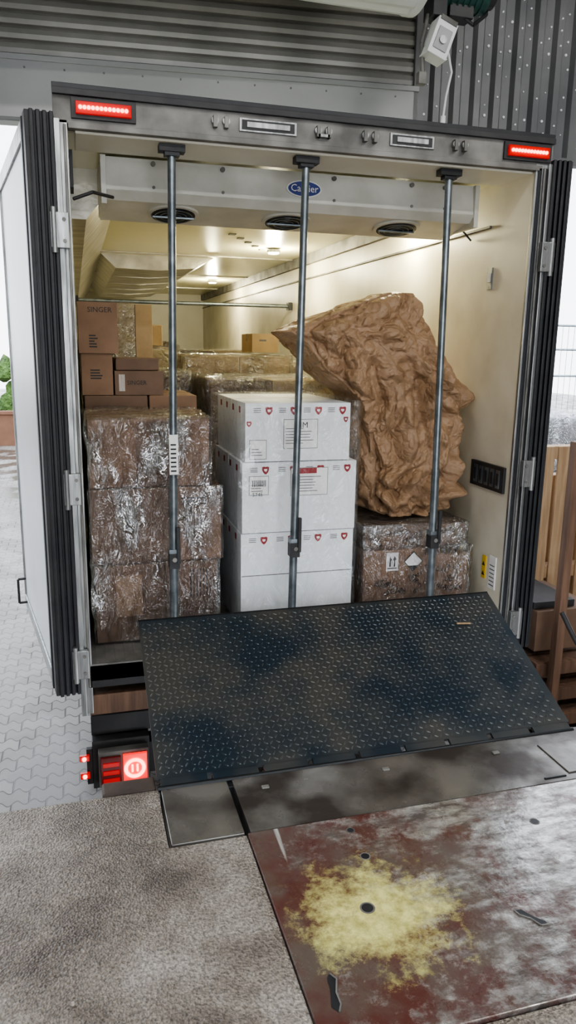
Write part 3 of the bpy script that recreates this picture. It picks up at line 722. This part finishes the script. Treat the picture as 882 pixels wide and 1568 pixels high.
wpal(-1.17, -.1, 4.7, 5.8, 1.65, seed=7); wpal(0, 1.08, 4.7, 5.8, 1.55, seed=8)
wpal(-1.17, 0, 6.2, 7.4, 1.7, seed=9); wpal(.05, 1.08, 6.2, 7.4, 1.6, seed=2)
cbox(.18, .40, 2.4, 2.8, 1.612, 1.76, 'card_l', extra=lambda o: o.box(.24, .30, 2.398, 2.4, 1.70, 1.715, 'inkg'))
cbox(-.62, -.42, 3.5, 3.9, 1.652, 1.84, 'card_l'); cbox(-.90, -.64, 3.6, 4.0, 1.652, 1.90, 'card')
cbox(-.9, -.55, 4.8, 5.2, 1.682, 1.85, 'card_l')
o = MB(); o.cyl((-1.18, 4.55, 2.10), (1.11, 4.55, 2.10), .02, 'galv'); o.box(-1.19, -1.15, 4.5, 4.6, 2.06, 2.14, 'blackm'); o.box(1.08, 1.12, 4.5, 4.6, 2.06, 2.14, 'blackm'); o.done('cargo_beam')

# ------------------------------------------------------------------ dock leveller
DL = empty('dock_leveller')
o = MB(); o.box(-.712, 1.28, -2.27, -1.403, -.10, .0, 'deck'); o.done('deck', DL, bevel=.003)
o = MB()
o.box(-.70, 1.28, -1.40, -1.04, -.10, -.002, 'frame_s'); o.box(-.975, -.72, -1.395, -1.04, -.06, -.004, 'frame_s')
o.box(-.975, 1.28, -1.10, -1.04, -.4, -.01, 'edge')
o.box(.62, 1.15, -1.36, -1.14, -.004, .003, 'frame_s'); o.box(.50, .60, -1.375, -1.365, -.004, .002, 'edge')
for i in range(5): o.box(-.6 + i * .5, -.57 + i * .5, -1.16, -1.14, -.004, .004, 'alud')
o.done('front_frame', DL, bevel=.004)
o = MB()
for (x, y, r) in ((-.44, -1.84, .018), (-.36, -1.62, .014), (-.36, -1.48, .012), (.3, -1.6, .014)):
    o.cyl((x, y, .0), (x, y, .0012), r, 'rubber', 20)
    o.cyl((x, y, .0), (x, y, .0008), r * 1.3, 'alud', 20)
for (x, y, w) in ((-.64, -2.10, .06), (.02, -2.0, .05)):
    T = Matrix.Translation((x, y, 0)) @ Matrix.Rotation(-.9 if x > -.2 else 1.4, 4, 'Z')
    pts = [(-w, -.006), (-w * .6, -.014), (0, -.008), (w * .7, -.016), (w, 0), (w * .8, .010), (.01, .006), (-w * .7, .012)]
    vs = [T @ Vector((a, b, .0015)) for a, b in pts]; o.add(vs, [tuple(range(8))], 'rubber')
    o.tube([Vector(v) + Vector((0, 0, .001)) for v in vs[:5]], .0025, 'alud', 6)
o.done('deck_fixings', DL)
A = Vector((0, -1.055, .006)); Bp = Vector((0, -.27, .385)); d = (Bp - A); LL = d.length; d.normalize(); nn = Vector((0, -d.z, d.y))
XL, XR = -.985, .862
o = MB()
def LP(u, s, h=0): p = A + d * s + nn * h; return (u, p.y, p.z)
def lbox(u0, u1, s0, s1, h0, h1, k):
    vs = [LP(u0, s0, h0), LP(u1, s0, h0), LP(u1, s1, h0), LP(u0, s1, h0), LP(u0, s0, h1), LP(u1, s0, h1), LP(u1, s1, h1), LP(u0, s1, h1)]
    o.add(vs, [(0, 3, 2, 1), (4, 5, 6, 7), (0, 1, 5, 4), (1, 2, 6, 5), (2, 3, 7, 6), (3, 0, 4, 7)], k)
lbox(XL, XR, .03, LL, -.014, 0, 'lipsteel'); lbox(XL, XR, LL - .004, LL + .004, -.016, .001, 'edge')
n = 9; w = (XR - XL) / n
for i in range(n):
    lbox(XL + i * w + .012, XL + (i + 1) * w - .012, .0, .035, -.014, 0, 'lipsteel')
o.cyl((XL, A.y, A.z - .012), (XR, A.y, A.z - .012), .012, 'edge', 12)
for i in range(5): lbox(XL + .2 + i * .38, XL + .22 + i * .38, .05, LL - .05, -.09, -.014, 'edge')
P_ = .0255; vs = []; fs = []
nu = int((XR - XL - .02) / P_); ns = int((LL - .05) / P_)
for i in range(nu):
    for j in range(ns):
        u = XL + .02 + i * P_; s = .052 + j * P_
        a = math.radians(58 if (i + j) % 2 else -32); ca, sa = math.cos(a), math.sin(a)
        k = len(vs); Lh, Wh, H = .0118, .0036, .0030
        for (p, q, h) in ((-Lh, 0, 0), (-Lh * .4, -Wh, 0), (Lh * .4, -Wh, 0), (Lh, 0, 0), (Lh * .4, Wh, 0), (-Lh * .4, Wh, 0), (-Lh * .5, 0, H), (Lh * .5, 0, H)):
            vs.append(LP(u + p * ca - q * sa, min(s + p * sa + q * ca, LL), h))
        fs += [tuple(k + a_ for a_ in f) for f in ((0, 1, 6), (1, 2, 7, 6), (2, 3, 7), (3, 4, 7), (4, 5, 6, 7), (5, 0, 6))]
o.add(vs, fs, 'tread')
o.done('lip_tread_plate', DL)
o = MB(); T = Matrix.Translation(LP(.62, .66, .006)) @ Matrix.Rotation(-.2, 4, 'Z'); o.box(-.035, .035, -.005, .005, 0, .006, 'wood', T); o.done('wood_splinter', DL)
o = MB(); o.box(-1.19, -.99, -1.045, -.96, -.45, -.005, 'dullb')
for z in (-.1, -.32): o.cyl((-1.1, -.96, z), (-1.1, -.945, z), .02, 'alud', 10)
o.done('dock_bumper', bevel=.008)

# ------------------------------------------------------------------ right side goods
def pallet_up(x, y, z0, w, h, nm='wooden_pallet'):
    o = MB(); n = 8; gap = w / n
    for i in range(n): o.box(x + i * gap, x + i * gap + gap * .72, y, y + .02, z0, z0 + h, 'wood')
    for i in range(3):
        z = z0 + (h - .1) * i / 2
        o.box(x, x + w, y + .02, y + .10, z, z + .1, 'wood'); o.box(x, x + w, y + .10, y + .12, z, z + .1, 'wood')
    return o.done(nm, bevel=.003)
o = MB()
for i in range(4):
    z = -1.05 + i * .19
    for j in range(3): o.box(1.66 + j * .4, 1.78 + j * .4, .32, 1.0, z, z + .10, 'woodr')
    for j in range(5): o.box(1.62, 2.62, .30 + j * .15, .42 + j * .15, z + .10, z + .125, 'woodr')
    o.box(1.62, 2.62, .29, .30, z + .03, z + .12, 'woodr')
o.box(1.64, 2.1, .36, .95, -.30, -.02, 'card_d'); o.box(1.64, 1.95, .40, .9, -.018, .03, 'blackm')
o.done('pallet_stack', bevel=.004)
pallet_up(1.93, 1.20, -1.05, 1.0, 2.0)
pallet_up(2.0, 1.36, -1.05, 1.0, 1.75)
o = MB(); o.box(1.68, 1.735, .19, .25, -1.05, 1.12, 'woodr'); o.done('timber_post', bevel=.003)
E = empty('stretch_wrapped_pallet'); o = MB(); pallet(o, 2.3, 3.3, 2.2, 3.2, -1.05)
for i in range(4): o.box(2.32, 3.28, 2.22, 3.18, -.92 + i * .5, -.44 + i * .5, 'whitew' if i != 2 else 'bluep')
o.done('goods', E, bevel=.02)
film('film', 2.29, 3.31, 2.195, 3.21, -.93, 1.10, 'film_c', E, .02, 16, 4)
E = empty('stretch_wrapped_pallet'); o = MB(); pallet(o, 2.75, 3.75, 3.8, 4.8, -1.05)
for i in range(5): o.box(2.77, 3.73, 3.82, 4.78, -.92 + i * .46, -.48 + i * .46, 'whitew')
o.done('goods', E, bevel=.02); film('film', 2.74, 3.76, 3.79, 4.81, -.93, 1.42, 'film_c', E, .02, 16, 6)
o = MB()
for i in range(14): o.cyl((2.5 + i * 1.2, 9, -1.05), (2.5 + i * 1.2, 9, 2.2), .03, 'galv', 8)
for z in (1.2, 1.7, 2.15): o.cyl((2.4, 9, z), (18.2, 9, z), .02, 'galv', 8)
for i in range(120): o.cyl((2.5 + i * .13, 9, -1.0), (2.5 + i * .13, 9, 2.15), .005, 'galv', 5)
o.done('wire_fence')
def hedge(nm, cx, cy, cz, sx, sy, sz, n=60):
    o = MB(); bm = bmesh.new()
    for i in range(n):
        p = Vector((cx + random.uniform(-1, 1) * sx, cy + random.uniform(-1, 1) * sy, cz + random.uniform(-1, 1) * sz)); r = random.uniform(.25, .5) * sz
        bmesh.ops.create_icosphere(bm, subdivisions=2, radius=r, matrix=Matrix.Translation(p))
    for v in bm.verts: v.co += Vector([noise.noise(v.co * 3 + Vector((k * 7, 0, 0))) for k in range(3)]) * .35
    bm.verts.ensure_lookup_table()
    for i, v in enumerate(bm.verts): v.index = i
    o.add([v.co.copy() for v in bm.verts], [tuple(v.index for v in f.verts) for f in bm.faces], 'leaf'); bm.free()
    return o.done(nm)
hedge('hedge', -7, 20, .2, 6, .8, .9); hedge('tree', 12, 24, 1.2, 5, 1.2, 2.0)
o = MB(); o.box(-14, -1.8, 17.6, 17.8, -1.05, -.2, 'brick'); o.box(-14, -1.8, 17.55, 17.85, -.2, -.12, 'brick'); o.done('garden_wall')
cu = bpy.data.curves.new('air_hose', 'CURVE'); cu.dimensions = '3D'; cu.bevel_depth = .014; sp = cu.splines.new('BEZIER')
pts = [(1.36, -.25, .22), (1.42, -.35, .05), (1.55, -.6, -.2), (1.75, -.9, -.25), (2.0, -1.02, -.06)]
sp.bezier_points.add(len(pts) - 1)
for b, p in zip(sp.bezier_points, pts): b.co = p; b.handle_left_type = b.handle_right_type = 'AUTO'
cu.materials.append(M['blackm']); ob = bpy.data.objects.new('air_hose', cu); C.objects.link(ob)

# ------------------------------------------------------------------ dock lights: unseen, added to brighten the truck rear and make film glints
for x, y, e in ((-2.2, -2.6, 50), (2.4, -2.6, 50), (-1.2, -5.2, 80), (1.8, -5.2, 80)):
    E = empty('added_ceiling_light'); o = MB(); o.box(x - .75, x + .75, y - .12, y + .12, 4.70, 4.77, 'whitem'); o.box(x - .72, x + .72, y - .05, y - .01, 4.67, 4.7, 'tube'); o.box(x - .72, x + .72, y + .01, y + .05, 4.67, 4.7, 'tube')
    for q in (-.5, .5): o.cyl((x + q, y, 4.77), (x + q, y, 5.4), .01, 'blackm', 8)
    o.done('fitting', E)
    l = bpy.data.lights.new('lamp', 'AREA'); l.shape = 'RECTANGLE'; l.size = 1.4; l.size_y = .2; l.energy = e; l.color = (1, .98, .94)
    lo = bpy.data.objects.new('added_fill_light', l); lo.location = (x, y, 4.65); C.objects.link(lo); lo.parent = E

# world : overcast sky
w = bpy.data.worlds.new('overcast'); bpy.context.scene.world = w; w.use_nodes = True
nt = w.node_tree; bg = nt.nodes['Background']
tc = N(nt, 'ShaderNodeTexCoord'); sp_ = N(nt, 'ShaderNodeSeparateXYZ'); nt.links.new(tc.outputs['Generated'], sp_.inputs[0])
cr = N(nt, 'ShaderNodeValToRGB'); cr.color_ramp.elements[0].position = 0; cr.color_ramp.elements[0].color = (.93, .96, 1, 1)
cr.color_ramp.elements[1].position = 1; cr.color_ramp.elements[1].color = (.78, .86, 1, 1)
nt.links.new(sp_.outputs['Z'], cr.inputs[0]); nt.links.new(cr.outputs[0], bg.inputs[0]); bg.inputs[1].default_value = 4.3
try: bpy.context.scene.view_settings.look = 'AgX - Medium High Contrast'
except Exception: pass

# ------------------------------------------------------------------ camera
cam = bpy.data.cameras.new('camera'); co = bpy.data.objects.new('camera', cam); C.objects.link(co)
yaw, pit, rol = math.radians(16.0), math.radians(12.5), math.radians(.9)
F = Vector((math.sin(yaw) * math.cos(pit), math.cos(yaw) * math.cos(pit), -math.sin(pit)))
R = Vector((math.cos(yaw), -math.sin(yaw), 0)); U = R.cross(F)
R2 = R * math.cos(rol) + U * math.sin(rol); U2 = U * math.cos(rol) - R * math.sin(rol)
m = Matrix((R2, U2, -F)).transposed().to_4x4(); m.translation = (-1.22, -3.62, 1.65)
co.matrix_world = m
cam.sensor_fit = 'VERTICAL'; cam.sensor_height = 36; cam.sensor_width = 36; cam.lens = 26.0; cam.clip_start = .05; cam.clip_end = 200
bpy.context.scene.camera = co
